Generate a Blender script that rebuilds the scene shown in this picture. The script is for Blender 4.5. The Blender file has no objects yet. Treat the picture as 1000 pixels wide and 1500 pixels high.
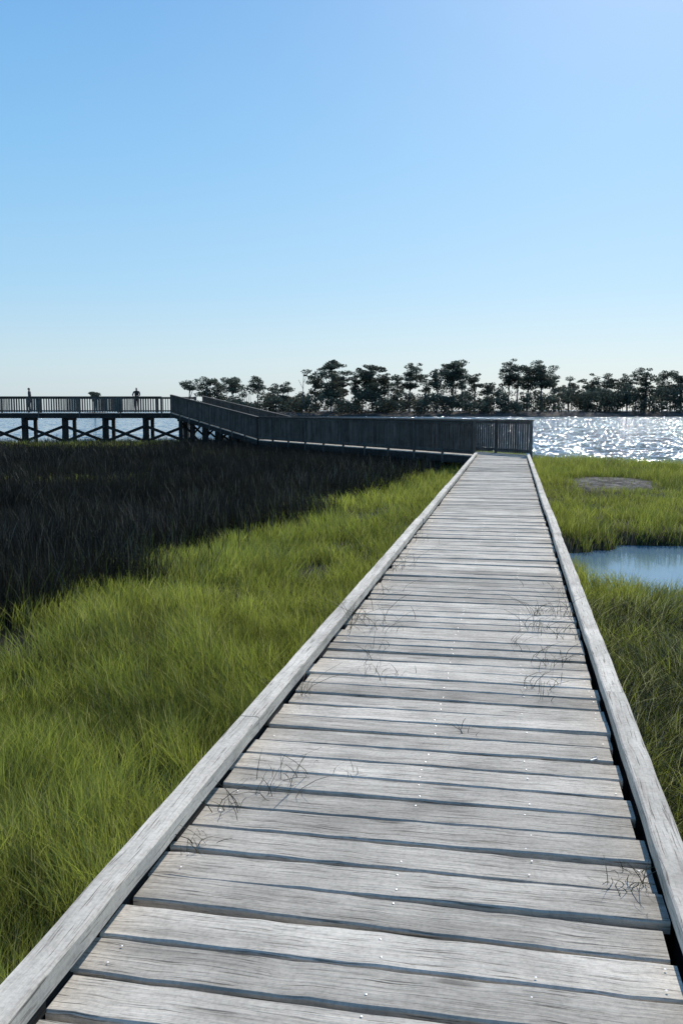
import bpy, math, random
import numpy as np
from mathutils import Vector
random.seed(7); rng=np.random.default_rng(11)
S=bpy.context.scene
COL=S.collection
PSI=math.atan(.191); TH=math.atan(149/1300)
CF=(-math.sin(PSI),math.cos(PSI)); CR=(math.cos(PSI),math.sin(PSI))
EYE=1.55
def W(R,D): return (R*CR[0]+D*CF[0], R*CR[1]+D*CF[1])

# ---------------------------------------------------------------- camera
cd=bpy.data.cameras.new('camera'); cam=bpy.data.objects.new('camera',cd); COL.objects.link(cam)
cam.location=(0,0,EYE); cam.rotation_euler=(math.pi/2-TH,0,PSI)
cd.sensor_fit='VERTICAL'; cd.sensor_height=36; cd.lens=31.2; cd.clip_end=20000; cd.clip_start=.05
S.camera=cam
# ---------------------------------------------------------------- light
SAZ=math.radians(9.5); SEL=math.radians(37)
sv=Vector((math.sin(SAZ)*math.cos(SEL),math.cos(SAZ)*math.cos(SEL),math.sin(SEL)))
ld=bpy.data.lights.new('sun','SUN'); ld.energy=5.0; ld.angle=math.radians(.5); ld.color=(1,.955,.88)
sun=bpy.data.objects.new('sun',ld); COL.objects.link(sun); sun.rotation_euler=(-sv).to_track_quat('-Z','Y').to_euler()
w=bpy.data.worlds.new('World'); S.world=w; w.use_nodes=True

# ---------------------------------------------------------------- node helpers
def mat(name):
    m=bpy.data.materials.new(name); m.use_nodes=True
    n=m.node_tree; return m,n,n.nodes['Principled BSDF']
def N(n,t,**k):
    x=n.nodes.new(t)
    for a,b in k.items(): setattr(x,a,b)
    return x
def mapping(n,src,scale):
    mp=N(n,'ShaderNodeMapping'); mp.inputs['Scale'].default_value=scale; n.links.new(src,mp.inputs['Vector']); return mp.outputs[0]
def noise(n,vec,scale,detail=4,rough=.55,out='Fac'):
    x=N(n,'ShaderNodeTexNoise'); x.inputs['Scale'].default_value=scale; x.inputs['Detail'].default_value=detail; x.inputs['Roughness'].default_value=rough
    n.links.new(vec,x.inputs['Vector']); return x.outputs[out]
def ramp(n,f,stops):
    r=N(n,'ShaderNodeValToRGB'); e=r.color_ramp.elements
    while len(e)<len(stops): e.new(.5)
    for i,(p,c) in enumerate(stops):
        e[i].position=p; e[i].color=(c[0],c[1],c[2],1) if hasattr(c,'__len__') else (c,c,c,1)
    n.links.new(f,r.inputs[0]); return r.outputs[0]
def mixc(n,mode,fac,a,b):
    m=N(n,'ShaderNodeMix',data_type='RGBA',blend_type=mode)
    if isinstance(fac,float): m.inputs[0].default_value=fac
    else: n.links.new(fac,m.inputs[0])
    for s,v in ((m.inputs[6],a),(m.inputs[7],b)):
        if isinstance(v,tuple): s.default_value=(*v,1)
        else: n.links.new(v,s)
    return m.outputs[2]
def math_(n,op,a,b=0.0,clamp=False):
    m=N(n,'ShaderNodeMath',operation=op); m.use_clamp=clamp
    for i,v in enumerate((a,b)):
        if isinstance(v,(int,float)): m.inputs[i].default_value=v
        else: n.links.new(v,m.inputs[i])
    return m.outputs[0]

nt=w.node_tree; bg=nt.nodes['Background']
sky=nt.nodes.new('ShaderNodeTexSky'); sky.sky_type='NISHITA'; sky.sun_disc=False
sky.sun_elevation=SEL; sky.sun_rotation=SAZ; sky.air_density=1.0; sky.dust_density=1.2; sky.ozone_density=2.0; sky.altitude=0
tc=N(nt,'ShaderNodeTexCoord'); sp=N(nt,'ShaderNodeSeparateXYZ'); nt.links.new(tc.outputs['Generated'],sp.inputs[0])
q=1/.12
haze=ramp(nt,sp.outputs[2],[(0,(.57,.71,.80)),(.05,(.52,.72,.85)),(.13,(.35,.65,.91)),(.26,(.22,.555,.91)),(.42,(.125,.42,.84)),(1.0,(.06,.22,.6))])
haze=mixc(nt,'MULTIPLY',1.0,haze,(q,q,q))
fx=mixc(nt,'MIX',.78,sky.outputs[0],haze)
nt.links.new(fx,bg.inputs[0]); bg.inputs[1].default_value=.12
S.view_settings.view_transform='Standard'; S.view_settings.look='None'; S.view_settings.exposure=0

def wood(name,lo,mid,hi,bump=.35,rlo=.66,rhi=1.18):
    m,n,p=mat(name)
    at=N(n,'ShaderNodeAttribute',attribute_name='wuv'); rn=N(n,'ShaderNodeAttribute',attribute_name='rnd')
    v=at.outputs['Vector']
    wob=N(n,'ShaderNodeVectorMath',operation='MULTIPLY'); n.links.new(noise(n,mapping(n,v,(2.5,9,1)),1,2,.5,'Color'),wob.inputs[0]); wob.inputs[1].default_value=(0,.035,0)
    vv=N(n,'ShaderNodeVectorMath',operation='ADD'); n.links.new(v,vv.inputs[0]); n.links.new(wob.outputs[0],vv.inputs[1]); vw=vv.outputs[0]
    g1=noise(n,mapping(n,vw,(3.0,95,70)),1,6,.7)
    g2=noise(n,mapping(n,vw,(1.3,17,14)),1,5,.6)
    g3=noise(n,mapping(n,vw,(4.5,170,150)),1,3,.6)
    geo=N(n,'ShaderNodeNewGeometry')
    g4=noise(n,geo.outputs['Position'],2.3,7,.65)
    g5=noise(n,geo.outputs['Position'],60,4,.7)
    f=math_(n,'ADD',math_(n,'MULTIPLY',g1,.5),math_(n,'MULTIPLY',g2,.5))
    c=ramp(n,f,[(.32,lo),(.46,mid),(.64,hi)])
    cr=ramp(n,g3,[(.34,(.22,.21,.20)),(.42,(1,1,1))])
    c=mixc(n,'MULTIPLY',.8,c,cr)
    vo=N(n,'ShaderNodeTexVoronoi'); n.links.new(mapping(n,v,(1.3,6,1)),vo.inputs['Vector']); vo.inputs['Scale'].default_value=1
    kn=ramp(n,vo.outputs['Distance'],[(.05,(.35,.34,.33)),(.11,(1,1,1))])
    c=mixc(n,'MULTIPLY',.7,c,kn)
    st=ramp(n,g4,[(.36,(.66,.66,.66)),(.58,(1.04,1.04,1.04))])
    c=mixc(n,'MULTIPLY',.75,c,st)
    sp5=ramp(n,g5,[(.35,(.78,.78,.78)),(.55,(1.03,1.03,1.03))])
    c=mixc(n,'MULTIPLY',.8,c,sp5)
    br=N(n,'ShaderNodeMapRange'); n.links.new(rn.outputs['Fac'],br.inputs[0]); br.inputs[3].default_value=rlo; br.inputs[4].default_value=rhi
    cc=N(n,'ShaderNodeCombineColor'); 
    for i in range(3): n.links.new(br.outputs[0],cc.inputs[i])
    c=mixc(n,'MULTIPLY',1.0,c,cc.outputs[0])
    n.links.new(c,p.inputs['Base Color']); p.inputs['Roughness'].default_value=.9; p.inputs['Specular IOR Level'].default_value=.12
    b=N(n,'ShaderNodeBump'); b.inputs['Strength'].default_value=bump; b.inputs['Distance'].default_value=.005
    n.links.new(math_(n,'ADD',g1,math_(n,'MULTIPLY',cr,.5)),b.inputs['Height']); n.links.new(b.outputs[0],p.inputs['Normal'])
    return m
M_deck=wood('weathered_deck_wood',(.30,.268,.224),(.51,.458,.385),(.70,.63,.53),.6,.68,1.14)
M_kerb=wood('weathered_kerb_wood',(.38,.342,.288),(.60,.54,.456),(.78,.705,.596),.45,.82,1.1)
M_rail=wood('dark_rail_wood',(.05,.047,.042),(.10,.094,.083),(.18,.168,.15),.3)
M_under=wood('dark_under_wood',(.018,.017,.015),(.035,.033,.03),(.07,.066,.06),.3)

# ---------------------------------------------------------------- mesh builder
class B:
    def __init__(s): s.v=[];s.f=[];s.u=[];s.r=[]
    def beam(s,a,b,w,h,seg=1,ch=0,jit=0,up=(0,0,1),rnd=None,ej=0):
        a=Vector(a);b=Vector(b);d=(b-a);L=d.length;d.normalize()
        up=Vector(up); sd=d.cross(up)
        if sd.length<1e-4: sd=d.cross(Vector((0,1,0)))
        sd.normalize(); uu=sd.cross(d)
        r=random.random() if rnd is None else rnd; off=random.random()*50
        if ch: pr=[(-w/2,-h/2),(w/2,-h/2),(w/2,h/2-ch),(w/2-ch,h/2),(-w/2+ch,h/2),(-w/2,h/2-ch)]
        else: pr=[(-w/2,-h/2),(w/2,-h/2),(w/2,h/2),(-w/2,h/2)]
        k=len(pr); base=len(s.v)
        for i in range(seg+1):
            t=i/seg; c=a+d*(L*t)
            jx=(random.random()-.5)*jit; jz=(random.random()-.5)*jit*.5
            eL=random.uniform(-ej,ej); eR=random.uniform(-ej,ej)
            for (x,z) in pr:
                e=(eR if x>0 else eL)
                s.v.append(tuple(c+sd*(x+jx+e)+uu*(z+jz))); s.u.append((L*t+off,x+off*.7,z+off)); s.r.append(r)
        for i in range(seg):
            o=base+i*k
            for j in range(k):
                j2=(j+1)%k; s.f.append((o+j,o+j2,o+k+j2,o+k+j))
        s.f.append(tuple(base+j for j in reversed(range(k)))); o=base+seg*k
        s.f.append(tuple(o+j for j in range(k)))
    def obj(s,name,m,parent=None,ms=None):
        me=bpy.data.meshes.new(name); me.from_pydata(s.v,[],s.f)
        a=me.attributes.new('wuv','FLOAT_VECTOR','POINT'); a.data.foreach_set('vector',np.array(s.u,'f').ravel())
        a=me.attributes.new('rnd','FLOAT','POINT'); a.data.foreach_set('value',np.array(s.r,'f'))
        me.materials.append(m); me.update()
        import bmesh
        bm=bmesh.new(); bm.from_mesh(me); bmesh.ops.recalc_face_normals(bm,faces=bm.faces); bm.to_mesh(me); bm.free()
        o=bpy.data.objects.new(name,me); COL.objects.link(o)
        if parent: o.parent=parent
        return o
def empty(name):
    e=bpy.data.objects.new(name,None); COL.objects.link(e); e.empty_display_size=.3; return e

# ---------------------------------------------------------------- boardwalk 1
KL,KR=-1.244,.600   # outer kerb edges
KW=.098
bw=empty('boardwalk')
d=B(); nails=[]
y=-2.5
while y<31.45:
    pitch=random.choice((.178,.182,.186,.174))
    pw=pitch-.016+random.uniform(-.008,.004)
    sk=random.uniform(-.009,.009); zj=random.uniform(-.006,.005); tl=random.uniform(-.006,.006)
    xl=KL+KW-.02+random.uniform(-.02,.03); xr=KR-KW-.012+random.uniform(-.02,.015)
    near=y<12
    r=min(1,max(0,random.gauss(.52,.32)))
    d.beam((xl,y-sk,-.02+zj-tl),(xr,y+sk,-.02+zj+tl),pw,.04,seg=22 if near else 4,ch=.006,jit=.003 if near else .001,rnd=r,ej=.003 if near else 0)
    if y<14:
        for nx in (-1.08,-.345,.09,.45):
            for q in (-.045,.045):
                if random.random()<.6: nails.append((nx+random.uniform(-.012,.012),y+q+random.uniform(-.012,.012),zj))
    y+=pitch
d.obj('deck_planks',M_deck,bw)
k=B()
for side,x0,ys in (('L',KL+KW/2,-1.6),('R',KR-KW/2,-.9)):
    y=ys-2.4
    while y<30.8:
        L=min(random.choice((2.44,3.05,2.44)),30.85-y)
        k.beam((x0+random.uniform(-.006,.006),y+.002,.070+random.uniform(-.003,.003)),(x0+random.uniform(-.006,.006),y+L-.003,.070+random.uniform(-.003,.003)),KW,.066,seg=14,ch=.007,jit=.004,rnd=min(1,max(0,random.gauss(.6,.22))),ej=.0015)
        y+=L
k.obj('kerb_rails',M_kerb,bw)
k=B()
for x0 in (KL+KW/2,KR-KW/2):
    y=-2
    while y<30.6:
        k.beam((x0,y,.0165),(x0,y+.3,.0165),KW-.015,.039); y+=1.22
    k.beam((x0,-3,-.13),(x0,31.3,-.13),.05,.24,seg=20)
for x0 in (-.9,-.345,.15): k.beam((x0,-3,-.155),(x0,31.4,-.155),.05,.2,seg=20)
y=-2
while y<31:
    for x0 in (KL+.14,KR-.14): k.beam((x0,y,-.3),(x0,y,-2.6),.2,.2)
    k.beam((KL+.02,y,-.31),(KR-.02,y,-.31),.1,.1); y+=2.6
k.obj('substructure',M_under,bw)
m,n,p=mat('galvanised_nail'); p.inputs['Base Color'].default_value=(.65,.65,.65,1); p.inputs['Metallic'].default_value=.4; p.inputs['Roughness'].default_value=.4
vs=[];fs=[]
for (x,y,z) in nails:
    b=len(vs)
    vs+= [(x+.0038*math.cos(a*math.pi/3),y+.0038*math.sin(a*math.pi/3),z+.0018) for a in range(6)]+[(x,y,z+.0028)]
    fs+= [(b+a,b+(a+1)%6,b+6) for a in range(6)]
me=bpy.data.meshes.new('nails'); me.from_pydata(vs,[],fs); me.materials.append(m)
o=bpy.data.objects.new('nail_heads',me); COL.objects.link(o); o.parent=bw

# ---------------------------------------------------------------- boardwalk 2 + ramp
U=Vector((-.635,.772,0)).normalized(); NR=Vector((.772,.635,0)).normalized()
P0=Vector((KL,30.95,0)); L1=18.7; L2=14.6; WD=1.85; PZ=1.38
def path(s,off=0,z=0):
    q=P0+U*s+NR*off
    return Vector((q.x,q.y,z+(0 if s<=L1 else PZ*min(1,(s-L1)/L2))))
b2=empty('railed_boardwalk')
d=B(); s=.05
while s<L1+L2:
    d.beam(path(s,-.03,-.022),path(s,WD+.03,-.022),.17,.038); s+=.183
s=-.13
while s>-1.3:
    a=path(s,WD+.03,-.022); off=WD
    while off>0 and path(s,off).y>31.6: off-=.05
    if WD-off>.15: d.beam(path(s,off+.05,-.022),a,.17,.038)
    s-=.183
d.obj('deck_planks',M_deck,b2)
def railing(bl,f,s0,s1,off,post=1.85,bal=.128,H=1.2,bw_=.055):
    n_=max(1,round((s1-s0)/post)); st=(s1-s0)/n_
    for i in range(n_+1):
        q=f(s0+i*st,off,0); bl.beam(q+Vector((0,0,-.35)),q+Vector((0,0,H-.02)),.095,.095)
    segs=[s0+i*st for i in range(n_+1)]
    for i in range(n_):
        a,b=segs[i],segs[i+1]
        bl.beam(f(a,off,H),f(b-.004,off,H),.15,.04)
        bl.beam(f(a,off,H-.075),f(b,off,H-.075),.042,.10)
        bl.beam(f(a,off,.13),f(b,off,.13),.042,.09)
    ss=s0+.06
    while ss<s1-.03:
        q=f(ss,off,0); bl.beam(q+Vector((0,0,.04)),q+Vector((0,0,H-.03)),bw_,.03); ss+=bal
r=B()
railing(r,path,.02,L1,-.02,bw_=.07); railing(r,path,L1,L1+L2,-.02,bw_=.07)
railing(r,path,-.72,L1,WD+.02,bw_=.072); railing(r,path,L1,L1+L2-1.0,WD+.02)
def ret(s,off,z=0): return Vector((KR+.05,31.42-s,z))
railing(r,ret,0,.55,0,post=.55)
r.obj('railings',M_rail,b2)
r=B()
for off in (0,WD):
    n_=18
    for i in range(n_):
        a=(L1+L2)*i/n_; b=(L1+L2)*(i+1)/n_; r.beam(path(a,off,-.17),path(b,off,-.17),.05,.25)
s=.6
while s<L1+L2:
    for off in (.12,WD-.12): 
        q=path(s,off); r.beam(q+Vector((0,0,-.05)),Vector((q.x,q.y,-3)),.22,.22)
    a=path(s,-.1,-.33); b=path(s,WD+.1,-.33); r.beam(a,b,.08,.15)
    if s>L1+3:
        a=path(s,.1,-.4);b=path(s,WD-.1); r.beam(a,(b.x,b.y,-.9),.05,.12)
        a=path(s,WD-.1,-.45);b=path(s,.1); r.beam(a,(b.x,b.y,-.95),.05,.12)
    s+=2.4
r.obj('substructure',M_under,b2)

# ---------------------------------------------------------------- pier
pier=empty('fishing_pier')
E=path(L1+L2,0); Rr,Dd=E.x*CR[0]+E.y*CR[1],E.x*CF[0]+E.y*CF[1]
def pf(s,off=0,z=0):
    x,y=W(Rr+1.2-s,Dd+.2+off); return Vector((x,y,PZ+z))
PL=46; PW=2.4
d=B(); s=.1
while s<PL: d.beam(pf(s,-.05,-.022),pf(s,PW+.05,-.022),.18,.04); s+=.2
d.obj('deck_planks',M_deck,pier)
r=B()
railing(r,pf,1.9,PL,0,post=2.7,bal=.17,H=1.08,bw_=.05)
railing(r,pf,0,PL,PW,post=2.7,bal=.17,H=1.08,bw_=.05)
def pe(s,off,z=0): return pf(0,s,z)
railing(r,pe,1.9,PW,0,post=1.1,bal=.17,H=1.08)
for c in (4.6,5.6,7.4,10.1,15.0,17.3,20.4,23.1,27,31,36):
    for i in range(6):
        q=pf(c+i*.16,-.05,0); r.beam(q+Vector((0,0,.08)),q+Vector((0,0,1.03)),.14,.02,rnd=1.0)
r.obj('railings',M_rail,pier)
r=B()
for off in (0,PW/2,PW): r.beam(pf(-.1,off,-.20),pf(PL,off,-.20),.08,.32,seg=20)
sp_=2.72; s=.3
while s<PL:
    for off,tk in ((.15,.32),(PW-.15,.2)):
        q=pf(s,off); r.beam(q+Vector((0,0,-.3)),Vector((q.x,q.y,-4)),tk,tk)
    r.beam(pf(s,-.25,-.42),pf(s,PW+.25,-.42),.12,.18)
    off=-.05; zt=.50; zb=-.55
    a=pf(s,off); b=pf(s+sp_,off)
    r.beam((a.x,a.y,zt),(b.x,b.y,zb),.05,.19)
    a=pf(s,off+.06); b=pf(s+sp_,off+.06)
    r.beam((a.x,a.y,zb),(b.x,b.y,zt),.05,.19)
    s+=sp_
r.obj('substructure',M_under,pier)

# ---------------------------------------------------------------- noise in numpy
def vnoise(x,y,seed=0):
    xi=np.floor(x).astype(np.int64); yi=np.floor(y).astype(np.int64); fx=x-xi; fy=y-yi
    fx=fx*fx*(3-2*fx); fy=fy*fy*(3-2*fy)
    def h(a,b):
        q=(a*374761393+b*668265263+seed*1442695041)&0xffffffff
        q=((q^(q>>13))*1274126177)&0xffffffff
        return ((q^(q>>16))&0xffff)/65535.0
    return (h(xi,yi)*(1-fx)+h(xi+1,yi)*fx)*(1-fy)+(h(xi,yi+1)*(1-fx)+h(xi+1,yi+1)*fx)*fy
def fbm(x,y,seed=0): return .55*vnoise(x,y,seed)+.3*vnoise(x*2.1,y*2.1,seed+1)+.15*vnoise(x*4.3,y*4.3,seed+2)
def sm(a,b,x):
    t=np.clip((x-a)/(b-a),0,1); return t*t*(3-2*t)
WZ=-.85
def height(x,y):
    R=x*CR[0]+y*CR[1]; D=x*CF[0]+y*CF[1]; r_=np.hypot(x,y)
    a=np.arctan2(R,D)
    Ds=np.interp(a,[-3.2,-1.2,-.2,.0,.17,.22,.38,.9,3.2],[70,66,62,56,46,41.5,36.5,32,45])
    z=-.65+.08*(fbm(x*.5,y*.5,5)-.5)
    edge=r_-Ds+5*(fbm(x*.12,y*.12,9)-.5)+1.2*(fbm(x*.9,y*.9,19)-.5)
    z=z-2.5*sm(-.3,5,edge)
    px=(x-6.3)/6.2; py=(y-13.9-.03*(x-5))/3.6
    pd=np.sqrt(px**2+py**2)+.5*(fbm(x*.7,y*.7,3)-.5)
    z=z-.55*(1-sm(.85,1.0,pd))
    bk=((x-2.9)/1.6)**2+((y-27.2)/2.6)**2
    z=z+.16*np.exp(-bk)
    isl=sm(340,352,D+12*(fbm(x*.02,y*.02,7)-.5))*sm(-66,-50,R)*(1-sm(700,800,D))
    z=z+isl*(4.2)
    return z
rr=np.concatenate([np.geomspace(.6,80,260),np.geomspace(82,9000,150)]); na=420
ang=np.linspace(0,2*np.pi,na,endpoint=False)
RR,AA=np.meshgrid(rr,ang,indexing='ij'); X=RR*np.cos(AA); Y=RR*np.sin(AA); Z=height(X,Y)
V=np.stack([X,Y,Z],-1).reshape(-1,3); nr=len(rr)
def np_mesh(name,V,F4=None,F3=None):
    me=bpy.data.meshes.new(name); me.vertices.add(len(V)); me.vertices.foreach_set('co',V.astype('f').ravel())
    n4=0 if F4 is None else len(F4); n3=0 if F3 is None else len(F3)
    li=np.concatenate([F4.ravel() if n4 else np.zeros(0,int),F3.ravel() if n3 else np.zeros(0,int)]).astype('i')
    me.loops.add(len(li)); me.loops.foreach_set('vertex_index',li)
    me.polygons.add(n4+n3)
    ls=np.concatenate([np.arange(n4)*4,n4*4+np.arange(n3)*3]).astype('i'); me.polygons.foreach_set('loop_start',ls)
    me.update(calc_edges=True); me.validate(); return me
I,J=np.meshgrid(np.arange(nr-1),np.arange(na),indexing='ij'); J2=(J+1)%na
F=np.stack([I*na+J,(I+1)*na+J,(I+1)*na+J2,I*na+J2],-1).reshape(-1,4)
cv=len(V); V=np.vstack([V,[[0,0,-.65]]]); F3=np.stack([np.full(na,cv),np.arange(na),(np.arange(na)+1)%na],-1)
gm=np_mesh('marsh_ground',V,F,F3); gm.polygons.foreach_set('use_smooth',np.ones(len(gm.polygons),bool))
g=bpy.data.objects.new('marsh_ground',gm); COL.objects.link(g)
m,n,p=mat('marsh_mud'); geo=N(n,'ShaderNodeNewGeometry')
f=noise(n,geo.outputs['Position'],2.2,8,.65)
cw=ramp(n,f,[(.3,(.016,.016,.011)),(.5,(.026,.026,.017)),(.65,(.045,.043,.03))])
cdry=ramp(n,noise(n,geo.outputs['Position'],3.5,8,.7),[(.38,(.03,.028,.024)),(.5,(.085,.078,.068)),(.6,(.20,.185,.165))])
sz=N(n,'ShaderNodeSeparateXYZ'); n.links.new(geo.outputs['Position'],sz.inputs[0])
dz=N(n,'ShaderNodeMapRange'); n.links.new(sz.outputs[2],dz.inputs[0]); dz.inputs[1].default_value=-.60; dz.inputs[2].default_value=-.54
c=mixc(n,'MIX',dz.outputs[0],cw,cdry)
n.links.new(c,p.inputs['Base Color']); p.inputs['Roughness'].default_value=.95; p.inputs['Specular IOR Level'].default_value=.05
gm.materials.append(m)
# water sheet
rr=np.geomspace(2,12000,120); na=180; ang=np.linspace(0,2*np.pi,na,endpoint=False)
RR,AA=np.meshgrid(rr,ang,indexing='ij'); V=np.stack([RR*np.cos(AA),RR*np.sin(AA),np.full_like(RR,WZ)],-1).reshape(-1,3)
I,J=np.meshgrid(np.arange(len(rr)-1),np.arange(na),indexing='ij'); J2=(J+1)%na
F=np.stack([I*na+J,(I+1)*na+J,(I+1)*na+J2,I*na+J2],-1).reshape(-1,4)
wm=np_mesh('bay_water',V,F); wo=bpy.data.objects.new('bay_water',wm); COL.objects.link(wo)
m,n,p=mat('water'); geo=N(n,'ShaderNodeNewGeometry'); pos=geo.outputs['Position']
p.inputs['Base Color'].default_value=(.10,.18,.24,1); p.inputs['Roughness'].default_value=.09; p.inputs['IOR'].default_value=1.33
sx=N(n,'ShaderNodeSeparateXYZ'); n.links.new(pos,sx.inputs[0])
mr=N(n,'ShaderNodeMapRange'); n.links.new(sx.outputs[1],mr.inputs[0]); mr.inputs[1].default_value=20; mr.inputs[2].default_value=36; mr.inputs[3].default_value=.015; mr.inputs[4].default_value=1
def slope(scale,ms,k):
    c=noise(n,mapping(n,pos,ms),scale,3,.6,'Color')
    a=N(n,'ShaderNodeVectorMath',operation='SUBTRACT'); n.links.new(c,a.inputs[0]); a.inputs[1].default_value=(.5,.5,.5)
    b=N(n,'ShaderNodeVectorMath',operation='MULTIPLY'); n.links.new(a.outputs[0],b.inputs[0]); b.inputs[1].default_value=(k,k,0); return b.outputs[0]
a=N(n,'ShaderNodeVectorMath',operation='ADD'); n.links.new(slope(1.0,(3.0,1.0,1),2.9),a.inputs[0]); n.links.new(slope(1.0,(.9,.33,1),1.3),a.inputs[1])
s2=N(n,'ShaderNodeVectorMath',operation='SCALE'); n.links.new(a.outputs[0],s2.inputs[0]); n.links.new(mr.outputs[0],s2.inputs['Scale'])
a2=N(n,'ShaderNodeVectorMath',operation='ADD'); n.links.new(s2.outputs[0],a2.inputs[0]); a2.inputs[1].default_value=(0,0,1)
nn=N(n,'ShaderNodeVectorMath',operation='NORMALIZE'); n.links.new(a2.outputs[0],nn.inputs[0])
n.links.new(nn.outputs[0],p.inputs['Normal']); wm.materials.append(m)

# ---------------------------------------------------------------- grass
def make_grass(name,NB,rmin,rmax,r0,p_,amin,amax,kind):
    rs=np.linspace(rmin,rmax,4000); dens=np.where(rs<r0,1,(r0/rs)**p_)*rs; cdf=np.cumsum(dens); cdf/=cdf[-1]
    r_=np.interp(rng.random(NB),cdf,rs); a=rng.uniform(amin,amax,NB)
    R=r_*np.sin(a); D=r_*np.cos(a); x=R*CR[0]+D*CF[0]; y=R*CR[1]+D*CF[1]
    z=height(x,y)
    rush_edge=np.interp(y,[3,6,7.5,9,11.3,16,20,23.7,30,32,60],[-11,-7,-4.8,-4.6,-4.9,-4.3,-3.9,-3.4,-2.6,-1.9,-1.9])+(1.6*(fbm(x*.45,y*.45,21)-.5)+2.0*(fbm(x*1.3,y*1.3,22)-.5))*np.minimum(1,y/12)
    edge_d=x-rush_edge
    rush=(edge_d+rng.normal(0,.24,NB)<0)
    gp=(fbm(x*.13,y*.2,33)>.66)&(r_>20)&(x<-11)
    gp|=(D>49+5*(fbm(x*.2,y*.2,35)-.5))&(x<-20)
    rush&=~(gp&(rng.random(NB)<.8))
    right=x>.6
    hole=fbm(x*1.1,y*1.1,41)
    keep=(z>WZ-.04)&~((x>KL+.02)&(x<KR-.02)&(y<31.6))
    bare=((x-2.9)/1.25)**2+((y-27.2)/2.7)**2+1.4*(fbm(x*1.2,y*1.2,45)-.5)
    keep&=(bare>1)|(rng.random(NB)<.05)
    keep&=(hole>.25+.18*rng.random(NB))|rush
    if kind=='green': keep&=~rush
    else: keep&=rush
    x,y,z,r_,R,D,right,edge_d,bare=[q[keep] for q in (x,y,z,r_,R,D,right,edge_d,bare)]; NB=len(x)
    hv=fbm(x*.8,y*.8,51); hv2=fbm(x*3,y*3,52)
    sc=np.maximum(1,r_/5)**.60
    ph=rng.uniform(0,2*np.pi,NB)
    sw=2*np.pi*fbm(x*.55,y*.55,81)*1.6
    if kind=='green':
        h=(.11+.18*hv+.24*hv2)*rng.uniform(.5,1.2,NB)
        nearR=right&(y<9.8); h=np.where(nearR,h*1.2,h)
        h*=np.clip(.35+.35*bare*(bare>0),.45,1)*np.where((np.abs(x-2.9)<2.2)&(y>18.5)&(y<25.2),.62,1)
        w_=.0038*sc*rng.uniform(.6,1.35,NB); lean=h*rng.uniform(.05,.8,NB)
        t=rng.random(NB); t2=np.clip(fbm(x*.35,y*.35,61)*1.8-.4,0,1)
        g1=np.array([.105,.130,.030]); g2=np.array([.285,.300,.082]); 
        col=g1+(g2-g1)*(t*.6+t2*.4)[:,None]
        col*= (.50+1.05*np.clip(hv2*1.6-.3,0,1))[:,None]
        col*= (.85+.4*np.clip(fbm(x*.22,y*.22,64)*1.5-.25,0,1))[:,None]
        yel=rng.random(NB)<.09; col[yel]=np.array([.40,.375,.20])*rng.uniform(.6,1,(yel.sum(),1))
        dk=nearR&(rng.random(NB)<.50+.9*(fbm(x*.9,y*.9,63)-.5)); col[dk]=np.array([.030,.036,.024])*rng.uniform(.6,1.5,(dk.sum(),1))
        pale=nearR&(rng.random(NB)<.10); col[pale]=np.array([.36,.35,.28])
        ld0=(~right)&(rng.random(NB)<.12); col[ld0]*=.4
        lean=np.where(nearR,lean*1.6,lean)
    else:
        h=(.28+.24*hv+.30*hv2)*rng.uniform(.5,1.3,NB)
        w_=.0042*sc*rng.uniform(.7,1.3,NB); lean=h*rng.uniform(.0,.5,NB)
        col=np.tile(np.array([.0165,.0155,.0135]),(NB,1))*rng.uniform(.35,2.4,(NB,1))*(.3+1.4*fbm(x*.5,y*.5,71))[:,None]
        pale=rng.random(NB)<np.where(edge_d>-3,.13,.045); col[pale]=np.array([.15,.145,.13])*rng.uniform(.3,1.3,(pale.sum(),1))
        grn=rng.random(NB)<.16*np.exp(np.minimum(0,edge_d)/.4); col[grn]=np.array([.07,.09,.028])*rng.uniform(.5,1.3,(grn.sum(),1))
    ld_=sw+rng.normal(0,1.3,NB)
    lx=np.cos(ld_)*lean; ly=np.sin(ld_)*lean
    wx=np.cos(ph)*w_/2; wy=np.sin(ph)*w_/2
    V=np.empty((NB,7,3)); hh=h
    def pt(t): return x+lx*t**1.8, y+ly*t**1.8, z-.03+hh*(t-.12*t*t*(lean/hh))
    for i,(t,ww) in enumerate(((0,1),(.4,.95),(.75,.65))):
        a_,b_,c_=pt(t)
        V[:,2*i]=np.stack([a_-wx*ww,b_-wy*ww,c_],-1); V[:,2*i+1]=np.stack([a_+wx*ww,b_+wy*ww,c_],-1)
    a_,b_,c_=pt(1.0); V[:,6]=np.stack([a_,b_,c_],-1)
    o=(np.arange(NB)*7)[:,None]
    F4=np.concatenate([o+np.array([[0,1,3,2]]),o+np.array([[2,3,5,4]])]); F3=o+np.array([[4,5,6]])
    me=np_mesh(name,V.reshape(-1,3),F4,F3)
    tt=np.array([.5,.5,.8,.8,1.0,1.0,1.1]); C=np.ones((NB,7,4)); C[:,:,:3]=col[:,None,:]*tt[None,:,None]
    at=me.color_attributes.new('gcol','FLOAT_COLOR','POINT'); at.data.foreach_set('color',C.astype('f').ravel())
    ob=bpy.data.objects.new(name,me); COL.objects.link(ob); print(name,NB); return ob
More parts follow.
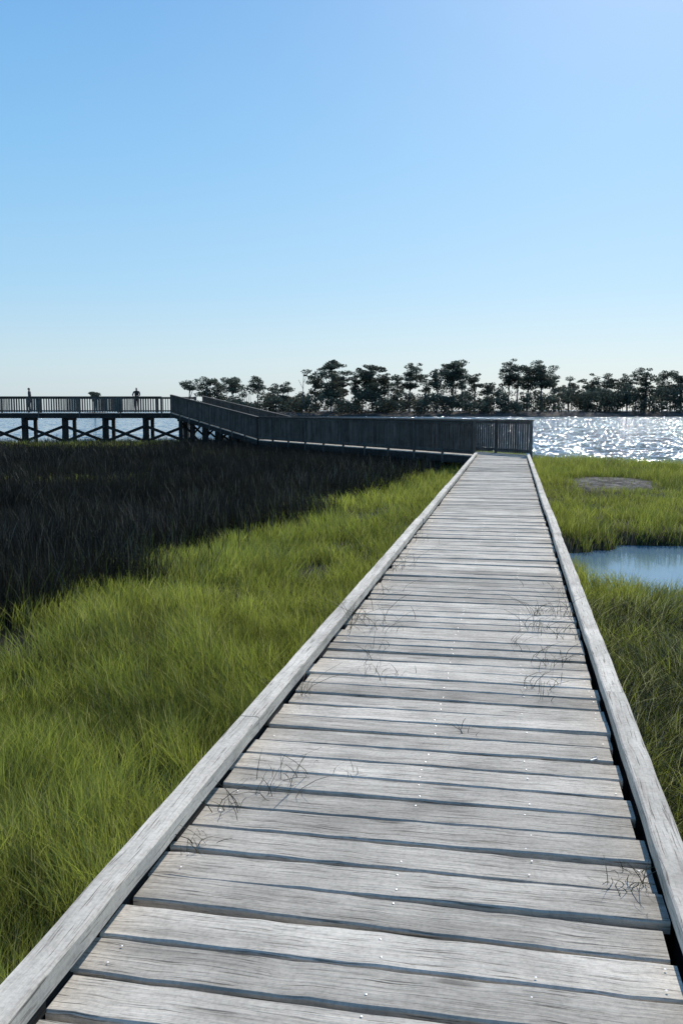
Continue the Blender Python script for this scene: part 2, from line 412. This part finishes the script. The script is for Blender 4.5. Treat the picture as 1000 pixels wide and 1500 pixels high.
def grass_mat(name,tr):
    m,n,p=mat(name); at=N(n,'ShaderNodeAttribute',attribute_name='gcol')
    n.links.new(at.outputs['Color'],p.inputs['Base Color']); p.inputs['Roughness'].default_value=.6; p.inputs['Specular IOR Level'].default_value=.15
    t=N(n,'ShaderNodeBsdfTranslucent'); n.links.new(mixc(n,'MULTIPLY',1.0,at.outputs['Color'],(1.4,1.45,.85)),t.inputs[0])
    mx=N(n,'ShaderNodeMixShader'); mx.inputs[0].default_value=tr; n.links.new(p.outputs[0],mx.inputs[1]); n.links.new(t.outputs[0],mx.inputs[2])
    n.links.new(mx.outputs[0],n.nodes['Material Output'].inputs[0]); return m
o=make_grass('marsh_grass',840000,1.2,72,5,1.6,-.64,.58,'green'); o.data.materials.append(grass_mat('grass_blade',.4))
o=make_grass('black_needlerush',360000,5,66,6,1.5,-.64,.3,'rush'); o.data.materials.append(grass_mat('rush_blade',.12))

vs=[];fs=[];cs=[]
for (cx,cy,nb,hh,sp_) in ((-1.06,8.6,26,.26,.20),(-1.04,6.3,28,.24,.18),(-.95,6.1,22,.12,.15),(.19,6.35,30,.15,.10),(.2,6.8,16,.16,.05),(.40,6.8,30,.18,.14),(.42,6.2,26,.13,.15),(.165,4.95,22,.10,.10),(-.93,3.45,34,.11,.12),(-1.06,3.15,14,.10,.08),(-.72,5.05,18,.11,.16),(-1.06,2.86,14,.08,.06),(.40,2.85,20,.08,.08),(.45,2.9,12,.06,.05),(-.85,5.6,12,.1,.1),(.25,5.5,24,.12,.15),(.1,5.8,10,.10,.12),(-.2,4.2,5,.07,.05),(-.6,3.6,4,.05,.05),(-1.1,4.6,10,.14,.05),(-1.1,10.5,14,.22,.25),(-1.08,7.4,10,.16,.2),(.42,7.6,10,.12,.2)):
    for _ in range(nb):
        x=cx+random.gauss(0,sp_*.6); y=cy+random.gauss(0,sp_*.8)
        x=max(KL+.14,min(KR-.14,x)); h=hh*random.uniform(.4,1.4); a=random.uniform(0,6.28); ln=h*random.uniform(.3,1.6)
        lx,ly=math.cos(a)*ln,math.sin(a)*ln; w_=.0016; ph=random.uniform(0,3.14); b=len(vs)
        for t,ww in ((0,1),(.35,1),(.7,.8),(1,.3)):
            zz=h*(t-.35*t*t); qx=x+lx*t**1.6; qy=y+ly*t**1.6
            vs+=[(qx-w_*ww*math.cos(ph),qy-w_*ww*math.sin(ph),zz-.01*(1-t)),(qx+w_*ww*math.cos(ph),qy+w_*ww*math.sin(ph),zz-.01*(1-t)+.001)]
        for i in range(3): fs.append((b+2*i,b+2*i+1,b+2*i+3,b+2*i+2))
        c=random.choice(((.04,.045,.03),(.025,.025,.022),(.09,.085,.065))); cs+=[(*c,1)]*8
me=bpy.data.meshes.new('deck_weeds'); me.from_pydata(vs,[],fs); at=me.color_attributes.new('gcol','FLOAT_COLOR','POINT'); at.data.foreach_set('color',np.array(cs,'f').ravel())
me.materials.append(grass_mat('dry_weed',.2)); o=bpy.data.objects.new('deck_weeds',me); COL.objects.link(o)

# ---------------------------------------------------------------- trees
m_leaf,n,p=mat('pine_foliage'); at=N(n,'ShaderNodeAttribute',attribute_name='gcol'); n.links.new(at.outputs['Color'],p.inputs['Base Color']); p.inputs['Roughness'].default_value=.9; p.inputs['Specular IOR Level'].default_value=.1
t_=N(n,'ShaderNodeBsdfTranslucent'); n.links.new(at.outputs['Color'],t_.inputs[0]); mx=N(n,'ShaderNodeMixShader'); mx.inputs[0].default_value=.35
n.links.new(p.outputs[0],mx.inputs[1]); n.links.new(t_.outputs[0],mx.inputs[2]); n.links.new(mx.outputs[0],n.nodes['Material Output'].inputs[0])
m_bark,n,p=mat('pine_bark'); geo=N(n,'ShaderNodeNewGeometry'); c=ramp(n,noise(n,geo.outputs['Position'],3,4),[(.35,(.07,.065,.06)),(.65,(.16,.15,.14))]); n.links.new(c,p.inputs['Base Color']); p.inputs['Roughness'].default_value=.9
class T:
    def __init__(s): s.v=[];s.f=[];s.c=[];s.mi=[]
    def limb(s,a,b,r0,r1,k=6,seg=3,bend=0):
        a=Vector(a);b=Vector(b);d=(b-a).normalized(); sd=d.cross(Vector((.3,.9,.2))).normalized(); u=sd.cross(d); base=len(s.v)
        bx=random.uniform(-bend,bend)
        for i in range(seg+1):
            t=i/seg; c=a.lerp(b,t)+sd*bx*math.sin(math.pi*t); r=r0+(r1-r0)*t
            for j in range(k):
                q=c+sd*(r*math.cos(6.2832*j/k))+u*(r*math.sin(6.2832*j/k)); s.v.append(tuple(q)); s.c.append((.1,.1,.1,1))
        for i in range(seg):
            for j in range(k):
                o=base+i*k; s.f.append((o+j,o+(j+1)%k,o+k+(j+1)%k,o+k+j)); s.mi.append(1)
    def clump(s,c,rx,rz,n_,sz,tone=1):
        for _ in range(n_):
            while True:
                q=Vector((random.uniform(-1,1),random.uniform(-1,1),random.uniform(-1,1)))
                if q.length<1: break
            if random.random()<.5: q=q.normalized()*random.uniform(.75,1.2)
            pnt=Vector(c)+Vector((q.x*rx,q.y*rx,q.z*rz))
            a=Vector((random.gauss(0,1),random.gauss(0,1),random.gauss(0,1))).normalized(); b_=a.orthogonal().normalized(); w_=sz*random.uniform(.5,1.3)
            b=len(s.v); s.v+=[tuple(pnt+a*w_),tuple(pnt+b_*w_*.45),tuple(pnt-a*w_*.8),tuple(pnt-b_*w_*.5)]
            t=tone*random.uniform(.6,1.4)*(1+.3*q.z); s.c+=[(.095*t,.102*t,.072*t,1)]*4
            s.f.append((b,b+1,b+2,b+3)); s.mi.append(0)
    def obj(s,name):
        me=bpy.data.meshes.new(name); me.from_pydata(s.v,[],s.f); at=me.color_attributes.new('gcol','FLOAT_COLOR','POINT'); at.data.foreach_set('color',np.array(s.c,'f').ravel())
        me.materials.append(m_leaf); me.materials.append(m_bark); me.polygons.foreach_set('material_index',s.mi)
        o=bpy.data.objects.new(name,me); COL.objects.link(o); return o
GZ=.6
def pine(R,D,top,width,dense=1.0,crown=.55,name='pine_tree',flat=.60):
    t=T(); x,y=W(R,D); H=top-GZ
    tx=x+random.uniform(-1,1); t.limb((x,y,GZ-.5),(tx,y,top-H*.12),.36,.14,bend=.5,seg=5)
    if random.random()<.5: t.limb((x,y,GZ+H*.4),(x+random.choice((-1,1))*width*.25,y,top-H*.2),.2,.08,bend=.3)
    n_=int((11+width*1.8)*min(1.6,.4+.7*dense))
    for i in range(n_):
        f=random.random()**.85; rc=random.uniform(.7,1.8)*(width/11)**.45
        zc=top-rc*flat*.9-H*crown*f
        prof=math.sin(math.pi*min(1,.34+.50*f))**.6
        rad=width/2*prof; a=random.uniform(0,6.28); q=rad*random.uniform(.1,.95)
        cx,cy=x+(tx-x)*(1-f)+math.cos(a)*q,y+math.sin(a)*q
        t.limb((x+(tx-x)*(1-f*crown),y,zc-1.4),(cx,cy,zc),.11,.05,k=4,seg=2,bend=.2)
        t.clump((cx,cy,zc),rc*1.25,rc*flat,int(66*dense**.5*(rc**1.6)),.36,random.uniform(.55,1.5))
    return t.obj(name)
K=350/1300
def at_px(xp): return (xp-500)*K
for (xp,yt,wd,de,cr_) in ((279,557,26,.5,.25),(303,553,34,1.0,.5),(322,560,26,.9,.55),(341,546,34,.8,.42),(377,551,32,.7,.45),(400,566,24,.8,.6),(418,559,28,.9,.55),
    (463,536,32,1.3,.66),(484,526,48,1.6,.70),(501,538,32,1.3,.7),(522,550,24,1.0,.5),(545,535,54,1.7,.66),(563,545,28,1.2,.7),(582,548,24,.9,.45),(599,533,40,1.2,.48),(621,555,18,.6,.4),
    (638,541,34,1.0,.40),(660,528,46,1.4,.48),(676,538,26,1.0,.45),(692,546,24,.9,.42),(712,560,26,1.1,.6),(742,524,36,1.2,.48),(754,533,24,1.1,.5),(769,529,42,1.3,.5),(791,530,42,1.3,.46),(808,550,22,1.0,.6),(830,550,34,1.2,.7),
    (856,556,32,1.3,.8),(882,547,44,1.6,.74),(900,557,24,1.1,.8),(915,548,30,1.4,.72),(939,539,40,1.6,.72),(966,541,40,1.4,.7),(992,546,38,1.5,.72),(1025,540,40,1.5,.7),(1050,545,40,1.5,.7),(1085,545,40,1.4,.6),(1110,538,40,1.4,.6)):
    D=random.uniform(352,372); s_=D/350
    pine(at_px(xp)*s_,D,(601-yt)*K*s_+EYE,wd*K*s_,de,cr_)
t=T(); R=at_px(443); x,y=W(R,351); t.limb((x,y,.2),(x+.6,y,16.5),.22,.09); t.limb((x+.3,y,10),(x-1.5,y,13.5),.11,.06,k=4); t.limb((x+.4,y,12),(x+1.9,y,15),.10,.06,k=4); t.obj('dead_tree')
t=T()
for i in range(1500):
    xp=random.uniform(284,1200); D=random.uniform(347,374)
    lim=2.8+4.2*min(1,max(0,(xp-300)/150)); lim*=.75+.35*math.sin(xp*.05)**2+.25*math.sin(xp*.13+1)
    if xp>800: lim*=1.35
    zc=GZ+random.random()**.75*lim; rc=random.uniform(.9,1.9); x,y=W(at_px(xp)*D/350,D)
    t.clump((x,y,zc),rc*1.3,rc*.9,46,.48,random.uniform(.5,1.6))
for i in range(170):
    xp=random.uniform(300,1150); D=random.uniform(352,372); x,y=W(at_px(xp)*D/350,D); hh=random.uniform(6,11.5); t.limb((x,y,0),(x+random.uniform(-.8,.8),y,hh),.15,.06,k=4)
    if random.random()<.7: t.clump((x,y,hh-.5),random.uniform(1,2.2),1.1,60,.40,random.uniform(.7,1.3))
t.obj('distant_trees')
pine(at_px(141),350,(601-572)*K+EYE,4.5,.7,.3)
me=bpy.data.meshes.new('islet'); vs=[];cx,cy=W(at_px(141),352)
for rg,zz in ((12,-1.2),(8,.3),(3,.8)): vs+=[(cx+rg*math.cos(a*.3927)*(1+.2*math.sin(a*2.1)),cy+rg*.6*math.sin(a*.3927),zz) for a in range(16)]
fs=[(r_*16+a,r_*16+(a+1)%16,(r_+1)*16+(a+1)%16,(r_+1)*16+a) for r_ in range(2) for a in range(16)]+[tuple(32+a for a in range(16))]
me.from_pydata(vs,[],fs); me.materials.append(bpy.data.materials['marsh_mud']); o=bpy.data.objects.new('islet_terrain',me); COL.objects.link(o)

# ---------------------------------------------------------------- people
def solid(name,c,r=.8):
    m,n,p=mat(name); geo=N(n,'ShaderNodeNewGeometry'); f=noise(n,geo.outputs['Position'],40,3)
    n.links.new(ramp(n,f,[(.3,tuple(q*.8 for q in c)),(.7,tuple(q*1.15 for q in c))]),p.inputs['Base Color']); p.inputs['Roughness'].default_value=r; return m
def person(loc,face,shirt,pants,pose):
    J={}; ed=[]
    def j(nm,co,r,par=None):
        J[nm]=(len(J),co,r); 
        if par: ed.append((J[par][0],J[nm][0]))
    j('pel',(0,0,.96),(.15,.105))
    j('wst',(0,.0,1.10),(.135,.095),'pel'); j('chs',(0,0,1.30),(.165,.11),'wst'); j('shc',(0,0,1.42),(.10,.075),'chs'); j('nk',(0,.01,1.49),(.052,.052),'shc')
    j('hd0',(0,.02,1.56),(.07,.08),'nk'); j('hd1',(0,.025,1.63),(.078,.095),'hd0'); j('hd2',(0,.01,1.70),(.05,.06),'hd1'); j('ns',(0,.115,1.605),(.012,.014),'hd1')
    for s_,nm in ((-1,'l'),(1,'r')):
        j(nm+'hip',(s_*.09,0,.90),(.095,.1),'pel'); j(nm+'kn',(s_*.10,.03+(.05 if s_<0 else 0),.50),(.06,.065),nm+'hip'); j(nm+'cf',(s_*.10,-.0,.33),(.055,.06),nm+'kn'); j(nm+'an',(s_*.10,-.03,.09),(.037,.04),nm+'cf'); j(nm+'ft',(s_*.115,.13,.035),(.042,.03),nm+'an')
        j(nm+'sh',(s_*.18,0,1.41),(.06,.06),'shc')
        if pose=='lean': el=(s_*.25,.13,1.17); wr=(s_*.16,.36,1.14)
        else: el=(s_*.235,-.05,1.13); wr=(s_*.25,.08,.90)
        j(nm+'el',el,(.042,.042),nm+'sh'); j(nm+'wr',wr,(.027,.025),nm+'el')
        dv=(Vector(wr)-Vector(el)).normalized(); pm=Vector(wr)+dv*.07; j(nm+'pm',tuple(pm),(.038,.018),nm+'wr')
        sd=Vector((1,0,0))
        for q,(o_,l_) in enumerate(((-.03,.072),(-.01,.082),(.01,.077),(.03,.06))):
            a=pm+dv*.03+sd*o_; j(f'{nm}f{q}a',tuple(a),(.009,.009),nm+'pm'); c_=a+dv*l_*.5; j(f'{nm}f{q}b',tuple(c_),(.008,.008),f'{nm}f{q}a'); e_=c_+dv*l_*.35+Vector((0,0,-.02)); j(f'{nm}f{q}c',tuple(e_),(.007,.007),f'{nm}f{q}b')
        a=Vector(wr)+dv*.03+sd*(-s_*.035); j(nm+'tha',tuple(a),(.011,.011),nm+'wr'); j(nm+'thb',tuple(a+dv*.045+sd*(-s_*.015)),(.009,.009),nm+'tha')
    me=bpy.data.meshes.new('p'); me.from_pydata([v[1] for v in J.values()],ed,[]); o=bpy.data.objects.new('tmp',me); COL.objects.link(o)
    md=o.modifiers.new('skin','SKIN'); sv_=me.skin_vertices[0].data
    for i,v in enumerate(J.values()): sv_[i].radius=v[2]
    sv_[0].use_root=True
    sb=o.modifiers.new('sub','SUBSURF'); sb.levels=2; sb.render_levels=2
    bpy.context.view_layer.update(); dg=bpy.context.evaluated_depsgraph_get(); nm_=bpy.data.meshes.new_from_object(o.evaluated_get(dg)); bpy.data.objects.remove(o)
    ms=[solid('skin',(.35,.2,.14)),solid('shirt',shirt),solid('trousers',pants),solid('hair',(.02,.015,.012)),solid('shoe',(.03,.03,.03))]
    nm_.materials.clear()
    for q in ms: nm_.materials.append(q)
    for f_ in nm_.polygons:
        c_=f_.center; i=1
        if c_.z<.075: i=4
        elif c_.z<1.0 and abs(c_.x)<.2: i=2
        if c_.z>1.47: i=0
        if c_.z>1.665 or (c_.z>1.53 and c_.y<-.02): i=3
        for nm2 in ('lwr','rwr'):
            q=Vector(J[nm2][1]); e_=Vector(J[nm2[0]+'el'][1]); dv=(q-e_).normalized()
            if (c_-q).dot(dv)>-.02 and (c_-q).length<.25: i=0
        f_.material_index=i; f_.use_smooth=True
    ob=bpy.data.objects.new('person',nm_); COL.objects.link(ob); ob.location=loc; ob.rotation_euler=(0,0,face); return ob
sL=lambda xp: Rr+1.2-((xp-500)/1300*62)
person(pf(sL(56),.75,0),PSI+math.radians(100),(.03,.035,.05),(.02,.02,.03),'walk')
person(pf(sL(210),.45,0),PSI+math.pi,(.02,.02,.022),(.03,.03,.035),'lean')

t=B(); t.beam((.375,3.93,.005),(.402,3.95,.008),.011,.006,ch=.002); t.beam((.385,3.97,.004),(.40,3.955,.014),.006,.004)
m,n,p=mat('bleached_wood_chip'); geo=N(n,'ShaderNodeNewGeometry'); n.links.new(ramp(n,noise(n,geo.outputs['Position'],80),[(.3,(.4,.4,.38)),(.7,(.65,.65,.62))]),p.inputs['Base Color'])
t.obj('wood_chip',m)
